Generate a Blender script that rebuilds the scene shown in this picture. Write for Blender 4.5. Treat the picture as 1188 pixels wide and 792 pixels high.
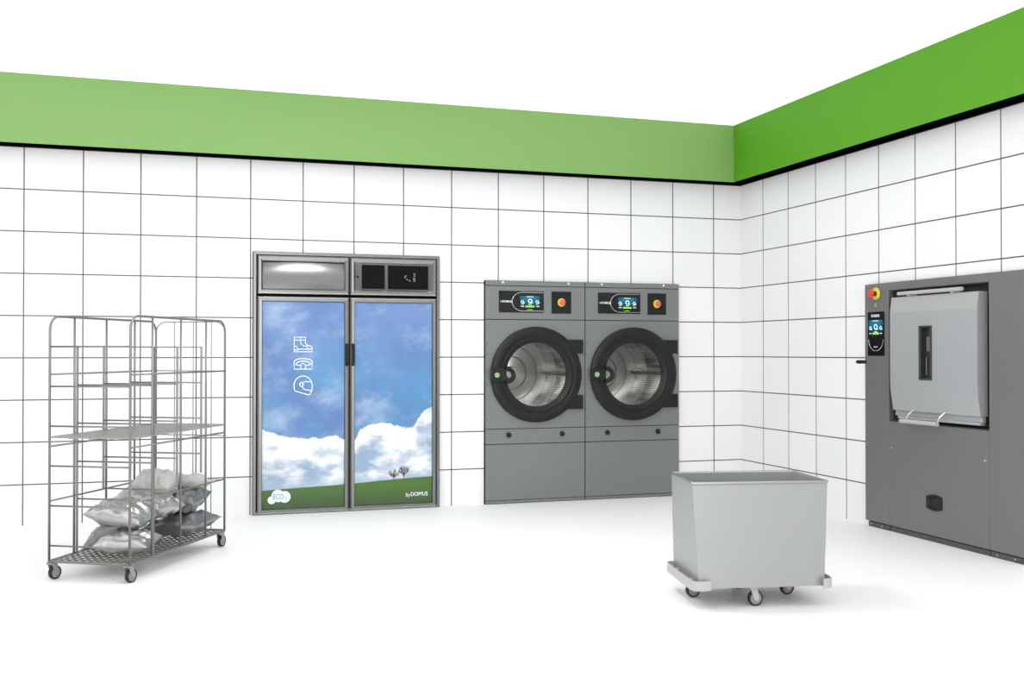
import bpy, bmesh, math, random
from mathutils import Vector, Matrix, noise
from math import sin, cos, pi, radians

for o in list(bpy.data.objects):
    bpy.data.objects.remove(o)
S = bpy.context.scene
COL = S.collection

# ------------------------------------------------------------------ camera
cam_d = bpy.data.cameras.new('camera')
cam = bpy.data.objects.new('camera', cam_d)
COL.objects.link(cam)
cam_d.sensor_width = 36.0
cam_d.lens = 36.0 * 1206.9 / 1188.0
cam_d.clip_start = 0.05
cam.location = (-4.6733, -8.0946, 1.2332)
cam.rotation_euler = (pi / 2 + 0.00968, 0, -0.30732)
S.camera = cam

# ------------------------------------------------------------------ light
S.view_settings.view_transform = 'Standard'
S.view_settings.look = 'None'
S.view_settings.gamma = 1.0
S.view_settings.use_curve_mapping = False
S.view_settings.exposure = 0.04
CEIL = 0.63          # radiance of the glow added to the ceiling
world = bpy.data.worlds.new('world')
S.world = world
world.use_nodes = True
bg = world.node_tree.nodes['Background']
bg.inputs[0].default_value = (1.0, 1.0, 1.0, 1)
bg.inputs[1].default_value = 0.72


def area(name, loc, rot, sx, sy, power, color=(1, 1, 1), shape='RECTANGLE'):
    d = bpy.data.lights.new(name, 'AREA')
    d.shape = shape
    d.size = sx
    d.size_y = sy
    d.energy = power
    d.color = color
    o = bpy.data.objects.new(name, d)
    o.location = loc
    o.rotation_euler = rot
    COL.objects.link(o)
    return o


# fill light added behind the camera for the back wall, and a downlight
area('front_fill', (-7.0, -12.6, 1.7), (radians(90), 0, radians(-10)), 9.0, 2.8, 250)
area('downlight', (-3.50, -2.75, 3.13), (0, 0, 0), 0.55, 0.55, 30, shape='DISK')


# ------------------------------------------------------------------ helpers
def lin(c):
    c = c / 255.0
    return c / 12.92 if c <= 0.04045 else ((c + 0.055) / 1.055) ** 2.4


def rgb(r, g, b):
    return (lin(r), lin(g), lin(b), 1.0)


def mat(name, col, rough=0.5, metal=0.0, spec=0.5, emit=None, estr=0.0, bump=0.0, bscale=30.0, tint=0.0):
    m = bpy.data.materials.new(name)
    m.use_nodes = True
    nt = m.node_tree
    p = nt.nodes['Principled BSDF']
    p.inputs['Base Color'].default_value = col
    p.inputs['Roughness'].default_value = rough
    p.inputs['Metallic'].default_value = metal
    p.inputs['Specular IOR Level'].default_value = spec
    if emit:
        p.inputs['Emission Color'].default_value = emit
        p.inputs['Emission Strength'].default_value = estr
    if bump or tint:
        tc = nt.nodes.new('ShaderNodeTexCoord')
        nz = nt.nodes.new('ShaderNodeTexNoise')
        nz.inputs['Scale'].default_value = bscale
        nz.inputs['Detail'].default_value = 4
        nt.links.new(tc.outputs['Object'], nz.inputs['Vector'])
        if bump:
            b = nt.nodes.new('ShaderNodeBump')
            b.inputs['Strength'].default_value = bump
            b.inputs['Distance'].default_value = 0.01
            nt.links.new(nz.outputs['Fac'], b.inputs['Height'])
            nt.links.new(b.outputs['Normal'], p.inputs['Normal'])
        if tint:
            mx = nt.nodes.new('ShaderNodeMix')
            mx.data_type = 'RGBA'
            mx.inputs[6].default_value = tuple(c * (1 - tint) for c in col[:3]) + (1,)
            mx.inputs[7].default_value = tuple(min(1, c * (1 + tint)) for c in col[:3]) + (1,)
            nt.links.new(nz.outputs['Fac'], mx.inputs[0])
            nt.links.new(mx.outputs[2], p.inputs['Base Color'])
    return m


class N:
    """small expression wrapper over shader math nodes"""
    nt = None

    def __init__(s, sock):
        s.s = sock

    @staticmethod
    def op(o, a, b=None, c=None, clamp=False):
        n = N.nt.nodes.new('ShaderNodeMath')
        n.operation = o
        n.use_clamp = clamp
        for i, v in enumerate((a, b, c)):
            if v is None:
                continue
            if isinstance(v, N):
                N.nt.links.new(v.s, n.inputs[i])
            else:
                n.inputs[i].default_value = v
        return N(n.outputs[0])

    def __add__(s, o): return N.op('ADD', s, o)
    __radd__ = __add__
    def __sub__(s, o): return N.op('SUBTRACT', s, o)
    def __rsub__(s, o): return N.op('SUBTRACT', o, s)
    def __mul__(s, o): return N.op('MULTIPLY', s, o)
    __rmul__ = __mul__
    def __truediv__(s, o): return N.op('DIVIDE', s, o)


def sstep(x, a, b):
    n = N.nt.nodes.new('ShaderNodeMapRange')
    n.interpolation_type = 'SMOOTHSTEP'
    N.nt.links.new(x.s, n.inputs['Value'])
    n.inputs['From Min'].default_value = a
    n.inputs['From Max'].default_value = b
    return N(n.outputs[0])


def mixc(f, a, b):
    n = N.nt.nodes.new('ShaderNodeMix')
    n.data_type = 'RGBA'
    if isinstance(f, N):
        N.nt.links.new(f.s, n.inputs[0])
    else:
        n.inputs[0].default_value = f
    for i, v in ((6, a), (7, b)):
        if isinstance(v, N):
            N.nt.links.new(v.s, n.inputs[i])
        else:
            n.inputs[i].default_value = v
    return N(n.outputs[2])


def nnoise(x, y, z, scale, detail=5, rough=0.5):
    cb = N.nt.nodes.new('ShaderNodeCombineXYZ')
    for i, v in enumerate((x, y, z)):
        if isinstance(v, N):
            N.nt.links.new(v.s, cb.inputs[i])
        else:
            cb.inputs[i].default_value = v
    n = N.nt.nodes.new('ShaderNodeTexNoise')
    n.inputs['Scale'].default_value = scale
    n.inputs['Detail'].default_value = detail
    n.inputs['Roughness'].default_value = rough
    N.nt.links.new(cb.outputs[0], n.inputs['Vector'])
    return N(n.outputs['Fac'])


def objxyz():
    tc = N.nt.nodes.new('ShaderNodeTexCoord')
    sp = N.nt.nodes.new('ShaderNodeSeparateXYZ')
    N.nt.links.new(tc.outputs['Object'], sp.inputs[0])
    return N(sp.outputs[0]), N(sp.outputs[1]), N(sp.outputs[2])


def tile_mat(name, axis, off, sw, z0, sh):
    m = mat(name, rgb(250, 250, 250), 0.35, spec=0.3)
    N.nt = m.node_tree
    x, y, z = objxyz()
    a = (x if axis == 'x' else y) * -1.0 - off
    tu = a / sw
    tv = (z - z0) / sh
    du = N.op('PINGPONG', tu, 0.5)       # distance to nearest joint, in tiles
    dv = N.op('PINGPONG', tv, 0.5)
    jw = 0.0042
    g1 = N.op('LESS_THAN', du * sw, jw)
    g2 = N.op('LESS_THAN', dv * sh, jw)
    gr = N.op('MAXIMUM', g1, g2)
    # joints start above the first course's foot
    wn = N.nt.nodes.new('ShaderNodeTexWhiteNoise')
    wn.noise_dimensions = '2D'
    cb = N.nt.nodes.new('ShaderNodeCombineXYZ')
    N.nt.links.new(N.op('FLOOR', tu).s, cb.inputs[0])
    N.nt.links.new(N.op('FLOOR', tv).s, cb.inputs[1])
    N.nt.links.new(cb.outputs[0], wn.inputs['Vector'])
    tile = mixc(N(wn.outputs['Value']), TILE_A, TILE_B)
    c = mixc(gr, tile, rgb(92, 74, 66))
    p = N.nt.nodes['Principled BSDF']
    N.nt.links.new(c.s, p.inputs['Base Color'])
    return m


TILE_A = (0.86, 0.865, 0.875, 1)
TILE_B = (0.90, 0.90, 0.905, 1)


def finish(name, bm, m, parent=None, smooth=False, bevel=0.0, seg=2):
    me = bpy.data.meshes.new(name)
    bmesh.ops.recalc_face_normals(bm, faces=bm.faces)
    bm.to_mesh(me)
    bm.free()
    ms = m if isinstance(m, (list, tuple)) else [m]
    for k in ms:
        me.materials.append(k)
    o = bpy.data.objects.new(name, me)
    COL.objects.link(o)
    if parent:
        o.parent = parent
    if smooth:
        for p in me.polygons:
            p.use_smooth = True
        if smooth != 'all':
            md = o.modifiers.new('edges', 'EDGE_SPLIT')
            md.split_angle = radians(38)
    if bevel:
        b = o.modifiers.new('bevel', 'BEVEL')
        b.width = bevel
        b.segments = seg
        b.limit_method = 'ANGLE'
        b.angle_limit = radians(35)
    return o


def B():
    return bmesh.new()


def box(bm, x0, x1, y0, y1, z0, z1, mi=0):
    v = [bm.verts.new((x, y, z)) for x in (x0, x1) for y in (y0, y1) for z in (z0, z1)]
    fs = [(0, 1, 3, 2), (4, 6, 7, 5), (0, 4, 5, 1), (2, 3, 7, 6), (0, 2, 6, 4), (1, 5, 7, 3)]
    out = []
    for f in fs:
        fc = bm.faces.new([v[i] for i in f])
        fc.material_index = mi
        out.append(fc)
    return out


def tube(bm, pts, r, seg=10, closed=False, cap=True):
    pts = [Vector(p) for p in pts]
    n = len(pts)
    rings = []
    t0 = (pts[1] - pts[0]).normalized()
    up = Vector((0, 0, 1)) if abs(t0.z) < 0.9 else Vector((1, 0, 0))
    a = t0.cross(up).normalized()
    for i in range(n):
        if closed:
            t = (pts[(i + 1) % n] - pts[i - 1]).normalized()
        elif i == 0:
            t = t0
        elif i == n - 1:
            t = (pts[-1] - pts[-2]).normalized()
        else:
            t = (pts[i + 1] - pts[i - 1]).normalized()
        a = (a - t * a.dot(t)).normalized()
        b = t.cross(a)
        rr = r[i] if isinstance(r, (list, tuple)) else r
        rings.append([bm.verts.new(pts[i] + (a * cos(2 * pi * k / seg) + b * sin(2 * pi * k / seg)) * rr) for k in range(seg)])
    for i in range(n if closed else n - 1):
        p, q = rings[i], rings[(i + 1) % n]
        for k in range(seg):
            bm.faces.new((p[k], p[(k + 1) % seg], q[(k + 1) % seg], q[k]))
    if cap and not closed:
        bm.faces.new(rings[0][::-1])
        bm.faces.new(rings[-1])


def lathe_y(bm, prof, cx, cz, seg=64, close=False):
    """profile of (radius, y) turned about the axis through (cx, cz) along y"""
    rings = []
    for r, y in prof:
        if r < 1e-6:
            rings.append([bm.verts.new((cx, y, cz))])
        else:
            rings.append([bm.verts.new((cx + r * cos(2 * pi * k / seg), y, cz + r * sin(2 * pi * k / seg))) for k in range(seg)])
    m = len(rings)
    for i in range(m if close else m - 1):
        p, q = rings[i], rings[(i + 1) % m]
        for k in range(seg):
            k2 = (k + 1) % seg
            if len(p) == 1 and len(q) == 1:
                continue
            if len(p) == 1:
                bm.faces.new((p[0], q[k], q[k2]))
            elif len(q) == 1:
                bm.faces.new((p[k], p[k2], q[0]))
            else:
                bm.faces.new((p[k], p[k2], q[k2], q[k]))


def frame_sweep(bm, x0, x1, z0, z1, prof, glint=()):
    """mitred rectangular frame; profile points (inset, y)"""
    rings = []
    for d, y in prof:
        rings.append([bm.verts.new(p) for p in ((x0 + d, y, z0 + d), (x1 - d, y, z0 + d), (x1 - d, y, z1 - d), (x0 + d, y, z1 - d))])
    for i in range(len(rings) - 1):
        p, q = rings[i], rings[i + 1]
        for k in range(4):
            k2 = (k + 1) % 4
            fc = bm.faces.new((p[k], p[k2], q[k2], q[k]))
            if i in glint and k in (0, 2):      # painted highlight, horizontal rails only
                fc.material_index = 1


def text_mesh(name, body, size, x, y, z, m, parent, align='CENTER', depth=0.0006, sx=1.0, bold=0.0, shear=0.0):
    cu = bpy.data.curves.new(name, 'FONT')
    cu.body = body
    cu.size = size
    cu.extrude = depth
    cu.offset = bold
    cu.shear = shear
    cu.align_x = align
    cu.align_y = 'CENTER'
    t = bpy.data.objects.new('tmp', cu)
    COL.objects.link(t)
    dg = bpy.context.evaluated_depsgraph_get()
    me = bpy.data.meshes.new_from_object(t.evaluated_get(dg))
    bpy.data.objects.remove(t)
    me.transform(Matrix.Translation((x, y, z)) @ Matrix.Rotation(pi / 2, 4, 'X') @ Matrix.Diagonal((sx, 1, 1, 1)))
    me.name = name
    me.materials.clear()
    me.materials.append(m)
    o = bpy.data.objects.new(name, me)
    COL.objects.link(o)
    o.parent = parent
    return o


def tag(o, label, cat, group=None):
    o['label'] = label
    o['category'] = cat
    if group:
        o['group'] = group
    return o


def empty(name, loc, rz=0.0):
    o = bpy.data.objects.new(name, None)
    o.location = loc
    o.rotation_euler = (0, 0, rz)
    o.empty_display_size = 0.1
    COL.objects.link(o)
    return o


def struct(o):
    o['kind'] = 'structure'
    return o


# ------------------------------------------------------------------ materials
M = {}
M['floor'] = mat('white_floor', (0.90, 0.90, 0.90, 1), 0.55, spec=0.25)
# emission added so the ceiling renders white and fills the room
M['ceiling'] = mat('ceiling_added_glow', (0.90, 0.90, 0.90, 1), 0.8, spec=0.1, emit=(1, 1, 1, 1), estr=CEIL)
M['green_sheen'] = mat('green_with_painted_sheen', rgb(130, 171, 98), 0.45, spec=0.3)  # white sheen of the back band mixed into its green
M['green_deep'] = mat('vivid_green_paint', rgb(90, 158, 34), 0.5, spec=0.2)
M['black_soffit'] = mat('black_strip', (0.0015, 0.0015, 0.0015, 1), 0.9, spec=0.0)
M['panel'] = mat('grey_machine_paint', rgb(125, 127, 129), 0.34, metal=0.35, tint=0.03, bscale=2.5)
M['panel_dark'] = mat('dark_grey_machine_paint', rgb(118, 117, 117), 0.42, metal=0.3)
M['steel'] = mat('brushed_steel', rgb(168, 169, 168), 0.28, metal=1.0)
M['frame'] = mat('cabinet_aluminium', rgb(134, 134, 134), 0.24, metal=0.85)
M['glint'] = mat('painted_highlight_bevel', rgb(206, 206, 205), 0.22, metal=0.9)  # paler metal that paints in the white highlight along the bevels
M['gap'] = mat('dark_gap', rgb(22, 22, 22), 0.8, spec=0.1)
M['black'] = mat('black_plastic', rgb(24, 25, 26), 0.4, spec=0.3)
M['black_gloss'] = mat('black_gloss', rgb(12, 12, 13), 0.18, spec=0.35)
M['rubber'] = mat('dark_rubber', rgb(30, 30, 30), 0.6)
M['rubber_grey'] = mat('caster_grey', rgb(140, 138, 138), 0.5)
M['wire'] = mat('galvanised_wire', rgb(134, 133, 130), 0.36, metal=0.7)
M['wire_shelf'] = mat('galvanised_shelf', rgb(158, 158, 155), 0.4, metal=0.5)
M['bag'] = mat('grey_satin_bag', rgb(184, 184, 184), 0.3, metal=0.75, bump=0.5, bscale=8)
M['bag_dark'] = mat('dark_grey_satin_bag', rgb(146, 146, 147), 0.3, metal=0.75, bump=0.5, bscale=8)
M['bag_pale'] = mat('pale_cotton_bag', rgb(192, 192, 191), 0.6, bump=0.2, bscale=14)
M['bin'] = mat('anodised_bin_sheet', rgb(160, 162, 161), 0.42, metal=0.35)
M['bumper'] = mat('bumper_plastic', rgb(180, 178, 179), 0.5)
M['white_print'] = mat('white_print', rgb(240, 246, 252), 0.5)
M['blue_print'] = mat('blue_print', rgb(96, 158, 196), 0.5)
M['red'] = mat('red_button', rgb(226, 60, 52), 0.35)
M['coral'] = mat('coral_button', rgb(236, 96, 84), 0.4)
M['yellow'] = mat('yellow_collar', rgb(232, 216, 70), 0.4)
M['green_dot'] = mat('green_print', rgb(150, 200, 110), 0.4)
M['pale_green'] = mat('pale_green_emblem', rgb(148, 176, 140), 0.4)
M['chrome'] = mat('chrome', rgb(225, 225, 225), 0.15, metal=1.0)
M['screw'] = mat('white_cap', rgb(245, 245, 245), 0.5)
M['door_light'] = mat('pale_steel_sheet', rgb(176, 177, 179), 0.4, metal=0.35)
M['scr_green'] = mat('screen_green', rgb(120, 200, 60), 0.4, emit=rgb(140, 210, 60), estr=0.6)
M['scr_white'] = mat('screen_white', rgb(200, 225, 235), 0.4, emit=rgb(190, 220, 235), estr=0.7)
M['drum'] = mat('steel_drum', rgb(166, 165, 163), 0.33, metal=1.0)
M['trunk'] = mat('tree_print', rgb(108, 92, 98), 0.7)

gl = bpy.data.materials.new('door_glass')
gl.use_nodes = True
nt = gl.node_tree
nt.nodes.clear()
out = nt.nodes.new('ShaderNodeOutputMaterial')
mx = nt.nodes.new('ShaderNodeMixShader')
fr = nt.nodes.new('ShaderNodeFresnel')
fr.inputs[0].default_value = 1.35
tr = nt.nodes.new('ShaderNodeBsdfTransparent')
tr.inputs[0].default_value = (0.96, 0.97, 0.97, 1)
gs = nt.nodes.new('ShaderNodeBsdfGlossy')
gs.inputs['Roughness'].default_value = 0.03
nt.links.new(fr.outputs[0], mx.inputs[0])
nt.links.new(tr.outputs[0], mx.inputs[1])
nt.links.new(gs.outputs[0], mx.inputs[2])
nt.links.new(mx.outputs[0], out.inputs[0])
M['glass'] = gl


def screen_mat():
    m = mat('lit_screen', rgb(10, 50, 66), 0.3, spec=0.3)
    N.nt = m.node_tree
    tc = N.nt.nodes.new('ShaderNodeTexCoord')
    sp = N.nt.nodes.new('ShaderNodeSeparateXYZ')
    N.nt.links.new(tc.outputs['Generated'], sp.inputs[0])
    gx, gz = N(sp.outputs[0]), N(sp.outputs[2])
    d = N.op('ABSOLUTE', gx - 0.5)
    f = sstep(gz, 0.15, 0.75) * (1.0 - sstep(d, 0.1, 0.6) * 0.6)
    c = mixc(f, rgb(6, 20, 32), rgb(18, 98, 122))
    p = N.nt.nodes['Principled BSDF']
    N.nt.links.new(c.s, p.inputs['Base Color'])
    N.nt.links.new(c.s, p.inputs['Emission Color'])
    p.inputs['Emission Strength'].default_value = 0.45
    return m


M['screen'] = screen_mat()


def drum_mat():
    m = mat('perforated_drum', rgb(190, 189, 186), 0.3, metal=1.0)
    N.nt = m.node_tree
    x, y, z = objxyz()
    # rows of perforations: rings around the drum and along its depth
    ang = N.op('ARCTAN2', z - 1.046, x)
    du = N.op('PINGPONG', ang * (120 / (2 * pi)), 0.5)
    dv = N.op('PINGPONG', y / 0.03, 0.5)
    hole = N.op('MULTIPLY', N.op('LESS_THAN', du, 0.13), N.op('GREATER_THAN', dv, 0.07))
    nz = nnoise(x, y * 0.2, z, 9, 3)
    base = mixc(sstep(nz, 0.35, 0.65), rgb(120, 118, 115), rgb(228, 226, 222))
    c = mixc(hole, base, rgb(28, 27, 26))
    p = N.nt.nodes['Principled BSDF']
    N.nt.links.new(c.s, p.inputs['Base Color'])
    return m


M['drum_perf'] = drum_mat()


def poster_mat():
    m = mat('sky_and_meadow_print', rgb(130, 165, 215), 0.4, spec=0.25)
    N.nt = m.node_tree
    x, y, z = objxyz()

    def curve(v, x0, x1, y0, y1, pts):
        t = (v - x0) / (x1 - x0)
        n = N.nt.nodes.new('ShaderNodeFloatCurve')
        N.nt.links.new(t.s, n.inputs['Value'])
        c = n.mapping.curves[0]
        ps = [((px - x0) / (x1 - x0), (py - y0) / (y1 - y0)) for px, py in pts]
        c.points[0].location = ps[0]
        c.points[1].location = ps[-1]
        for q in ps[1:-1]:
            c.points.new(*q)
        n.mapping.update()
        return N(n.outputs[0]) * (y1 - y0) + y0

    edge = curve(x, -0.7, 0.7, 0.4, 0.9,
                 [(-0.7, 0.635), (-0.6, 0.632), (-0.5, 0.588), (-0.36, 0.57), (-0.22, 0.572), (-0.12, 0.592), (-0.04, 0.55),
                  (0.04, 0.545), (0.085, 0.628), (0.17, 0.668), (0.3, 0.672), (0.37, 0.65), (0.5, 0.64), (0.55, 0.72), (0.7, 0.83)])
    n_e = nnoise(x, 3.1, z, 13, 6, 0.55)
    # clear sky with wisps
    w1 = nnoise(x * 0.9 + z * 0.3, 7.7, z * 1.3 - x * 0.45, 3.2, 8, 0.66)
    w2 = nnoise(x * 1.0, 1.7, z * 0.8, 2.2, 3)
    hgt = sstep(z, 0.75, 1.6)
    sky = mixc(hgt, rgb(88, 148, 194), rgb(116, 143, 194))
    sky = mixc(sstep(w2, 0.35, 0.7), sky, rgb(98, 128, 180))
    wis = sstep(w1, 0.42, 0.78)
    sky = mixc(wis * 0.6, sky, rgb(186, 204, 226))
    # clouds
    cm = sstep(edge - z + (n_e - 0.5) * 0.075, -0.003, 0.012)
    sh = nnoise(x * 0.8, 5.5, z * 1.5, 5.5, 6, 0.55)
    low = 1.0 - sstep(z, 0.27, 0.56)
    depth = sstep(edge - z, 0.0, 0.26)
    shade = sstep(sh + depth * 0.2, 0.46, 0.80)
    cl = mixc(shade, rgb(252, 252, 253), rgb(146, 170, 196))
    fluff = nnoise(x, 9.5, z * 1.6, 16, 5, 0.5)
    cl = mixc(sstep(fluff, 0.5, 0.72) * low * 0.6, cl, rgb(205, 203, 208))
    hor = 1.0 - sstep(z, 0.2, 0.3)
    cl = mixc(hor * 0.6, cl, rgb(174, 190, 208))
    c = mixc(cm, sky, cl)
    # meadow
    hill = curve(x, -0.7, 0.7, 0.1, 0.3, [(-0.7, 0.182), (-0.66, 0.184), (-0.4, 0.196), (0.0, 0.211), (0.3, 0.231), (0.6, 0.246), (0.7, 0.248)])
    gn = nnoise(x * 2, 2.2, z * 9, 3, 4)
    g = mixc(sstep(z, 0.04, 0.22), rgb(72, 92, 60), rgb(84, 118, 56))
    g = mixc(sstep(gn, 0.4, 0.7) * 0.4, g, rgb(78, 106, 74))
    hm = sstep(hill - z, -0.002, 0.003)
    c = mixc(hm, c, g)
    p = N.nt.nodes['Principled BSDF']
    N.nt.links.new(c.s, p.inputs['Base Color'])
    return m


M['poster'] = poster_mat()

# ------------------------------------------------------------------ room
H0, SH = 0.28878, 0.3
M['tile_back'] = tile_mat('white_tiles_back', 'x', 0.26259, 0.39171, H0, SH)
M['tile_right'] = tile_mat('white_tiles_right', 'y', 0.37477, 0.38230, H0, SH)
XL, YN, ZC = -9.5, -13.0, 3.178
CAB = (-4.164, -2.718, 1.992)      # x0, x1, top
DRY = (-2.343, -0.609, 1.812)
WSH = (-3.262, -1.788, 1.712)      # y0, y1, top


def wall_cells(bm, us, zs, holes, put):
    for i in range(len(us) - 1):
        for k in range(len(zs) - 1):
            um, zm = (us[i] + us[i + 1]) / 2, (zs[k] + zs[k + 1]) / 2
            if any(a < um < b and zm < t for a, b, t in holes):
                continue
            put(us[i], us[i + 1], zs[k], zs[k + 1])


bm = B()
wall_cells(bm, [XL, CAB[0], CAB[1], DRY[0], DRY[1], 0.15], [0, DRY[2], CAB[2], ZC], [CAB, DRY],
           lambda a, b, c, d: box(bm, a, b, 0, 0.12, c, d))
struct(finish('wall_back', bm, M['tile_back']))
bm = B()
wall_cells(bm, [YN, WSH[0], WSH[1], 0.0], [0, WSH[2], ZC], [WSH],
           lambda a, b, c, d: box(bm, 0, 0.12, a, b, c, d))
struct(finish('wall_right', bm, M['tile_right']))
bm = B()
box(bm, XL, 1.2, YN, 1.2, -0.1, 0)
struct(finish('floor', bm, M['floor']))
bm = B()
box(bm, XL, 0.15, YN, 0.12, ZC, ZC + 0.1)
struct(finish('ceiling', bm, M['ceiling']))

ZB, DB = 2.690, 0.148


def band(name, m, x0, x1, y0, y1):
    bm = B()
    fs = box(bm, x0, x1, y0, y1, ZB, ZC)
    for f in fs:
        f.normal_update()
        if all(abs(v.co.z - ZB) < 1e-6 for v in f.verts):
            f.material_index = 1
    return struct(finish(name, bm, [m, M['black_soffit']]))


band('trim_1', M['green_sheen'], XL, 0.0, -DB, 0.0)
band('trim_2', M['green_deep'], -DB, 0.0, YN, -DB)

# ------------------------------------------------------------------ cleaning cabinet
cab = empty('cleaning_cabinet', (-3.441, -0.03, 0))
tag(cab, 'tall two-door steel cleaning cabinet with sky and meadow printed doors, set in tiled wall', 'cabinet')
HX = 0.721
bm = B()
# carcass: sides, top, bottom, back, and the surround lip
box(bm, -HX, -HX + 0.02, 0.0, 0.6, 0.0, 1.99)
box(bm, HX - 0.02, HX, 0.0, 0.6, 0.0, 1.99)
box(bm, -HX + 0.02, HX - 0.02, 0.0, 0.6, 1.97, 1.99)
box(bm, -HX + 0.02, HX - 0.02, 0.0, 0.6, 0.0, 0.02)
box(bm, -HX + 0.02, HX - 0.02, 0.03, 0.6, 0.02, 1.97, 1)
finish('carcass', bm, [M['frame'], M['gap']], cab)
bm = B()
frame_sweep(bm, -HX, HX, 0.0, 1.99, [(0.0, 0.02), (0.0, -0.010), (0.004, -0.014), (0.020, -0.014), (0.024, -0.010), (0.024, 0.02)])
finish('surround', bm, M['frame'], cab)
bm = B()
box(bm, 0.0025, 0.0075, -0.004, 0.03, 0.0, 1.962, 0)
finish('centre_gap_seal', bm, M['gap'], cab)

FP = [(0.0, 0.02), (0.0, -0.010), (0.012, -0.023), (0.032, -0.024), (0.038, -0.012), (0.038, 0.0)]


def upper_panel(name, x0, x1, z0, z1, kind):
    bm = B()
    frame_sweep(bm, x0, x1, z0, z1, [(0.0, 0.02), (0.0, -0.008), (0.011, -0.020), (0.026, -0.021), (0.038, -0.008), (0.042, -0.004), (0.042, 0.0)], (1, 3))
    p = finish(name, bm, [M['frame'], M['glint']], cab)
    a0, a1, b0, b1 = x0 + 0.038, x1 - 0.038, z0 + 0.038, z1 - 0.038
    bm = B()
    nx, nz = 24, 14
    g = []
    for j in range(nz + 1):
        row = []
        for i in range(nx + 1):
            s, t = i / nx * 2 - 1, j / nz * 2 - 1
            yy = -0.003
            if kind == 'bulged':
                # pressed sheet: gently rolled back towards the top and sides
                yy = -0.014 + 0.024 * (max(0, t * 0.5 + 0.5) ** 2.2) + 0.006 * s * s * (t * 0.5 + 0.5)
            row.append(bm.verts.new((a0 + (a1 - a0) * i / nx, yy, b0 + (b1 - b0) * j / nz)))
        g.append(row)
    for j in range(nz):
        for i in range(nx):
            bm.faces.new((g[j][i], g[j][i + 1], g[j + 1][i + 1], g[j + 1][i]))
    o = finish('panel_sheet', bm, M['cab_sheet'], p, smooth='all')
    return p


M['cab_sheet'] = mat('cabinet_sheet_steel', rgb(112, 111, 110), 0.17, metal=0.85)
upper_panel('upper_panel', -0.690, 0.001, 1.672, 1.962, 'bulged')
pr = upper_panel('upper_panel', 0.009, 0.694, 1.672, 1.962, 'flat')
for x0, x1, nm in ((0.100, 0.280, 'dark_window'), (0.306, 0.628, 'display_window')):
    bm = B()
    box(bm, x0, x1, -0.008, 0.0, 1.722, 1.908)
    w = finish(nm, bm, mat('smoked_window', rgb(18, 18, 19), 0.5, spec=0.06), pr, bevel=0.001)
bm = B()
lathe_y(bm, [(0, -0.012), (0.008, -0.012), (0.009, -0.010), (0.009, 0.0)], 0.068, 1.814, 20)
finish('key_lock', bm, M['gap'], pr)
# faint lit figures on the display
M['dim_led'] = mat('dim_led', rgb(110, 110, 110), 0.5, emit=rgb(130, 130, 130), estr=0.5)
for figs in (((0.449, 1.828, .012, .008), (0.441, 1.818, .008, .014)), ((0.455, 1.802, .012, .005), (0.460, 1.798, .008, .006)),
             ((0.478, 1.793, .010, .007), (0.480, 1.787, .006, .006)),
             ((0.514, 1.846, .014, .006), (0.520, 1.836, .006, .018), (0.514, 1.826, .014, .005)),
             ((0.514, 1.810, .014, .006), (0.510, 1.801, .006, .014), (0.519, 1.798, .006, .018), (0.516, 1.787, .014, .005))):
    bm = B()
    for cx, cz, w, h in figs:
        box(bm, cx - w / 2, cx + w / 2, -0.0092, -0.008, cz - h / 2, cz + h / 2)
    finish('display_figure', bm, M['dim_led'], pr)


def cab_door(x0, x1, hx):
    z0, z1 = -0.0 + 0.006, 1.650
    bm = B()
    frame_sweep(bm, x0, x1, z0, z1, FP, (1,))
    d = finish('door', bm, [M['frame'], M['glint']], cab)
    bm = B()
    box(bm, x0 + 0.037, x1 - 0.037, -0.009, 0.0, z0 + 0.037, z1 - 0.037)
    ps = finish('printed_panel', bm, M['poster'], d)
    ps['label'] = 'sky, clouds and green meadow print'
    # handle: curved dark grip on two feet
    bm = B()
    pts = []
    for k in range(17):
        t = k / 16
        z = 1.130 + 0.158 * t
        y = -0.026 - 0.026 * min(1, sin(pi * t) * 3.0)
        pts.append((hx, y, z))
    tube(bm, pts, 0.0105, 12)
    finish('handle', bm, M['black'], d, smooth=True)
    return d


dl = cab_door(-0.690, 0.001, -0.019)
dr = cab_door(0.009, 0.694, 0.030)


def stroke(bm, pts, w, y=-0.0098, d=0.0006, closed=False):
    pts = [Vector((p[0], 0, p[1])) for p in pts]
    n = len(pts)
    L, Rr = [], []
    for i in range(n):
        a = pts[i - 1] if (i > 0 or closed) else pts[i]
        b = pts[(i + 1) % n] if (i < n - 1 or closed) else pts[i]
        t = (b - a).normalized()
        nrm = Vector((-t.z, 0, t.x)) * (w / 2)
        L.append(pts[i] + nrm)
        Rr.append(pts[i] - nrm)
    for i in range(n if closed else n - 1):
        j = (i + 1) % n
        q = [L[i], L[j], Rr[j], Rr[i]]
        fr_ = [bm.verts.new((p.x, y - d, p.z)) for p in q]
        bk = [bm.verts.new((p.x, y, p.z)) for p in q]
        bm.faces.new(fr_)
        for k in range(4):
            bm.faces.new((fr_[k], fr_[(k + 1) % 4], bk[(k + 1) % 4], bk[k]))


def disc(bm, cx, cz, r, y0, y1, seg=28):
    lathe_y(bm, [(0, y0), (r, y0), (r, y1)], cx, cz, seg)


IX = -3.790 + 3.441       # centre of the column of icons
W_ = 0.0065
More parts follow.
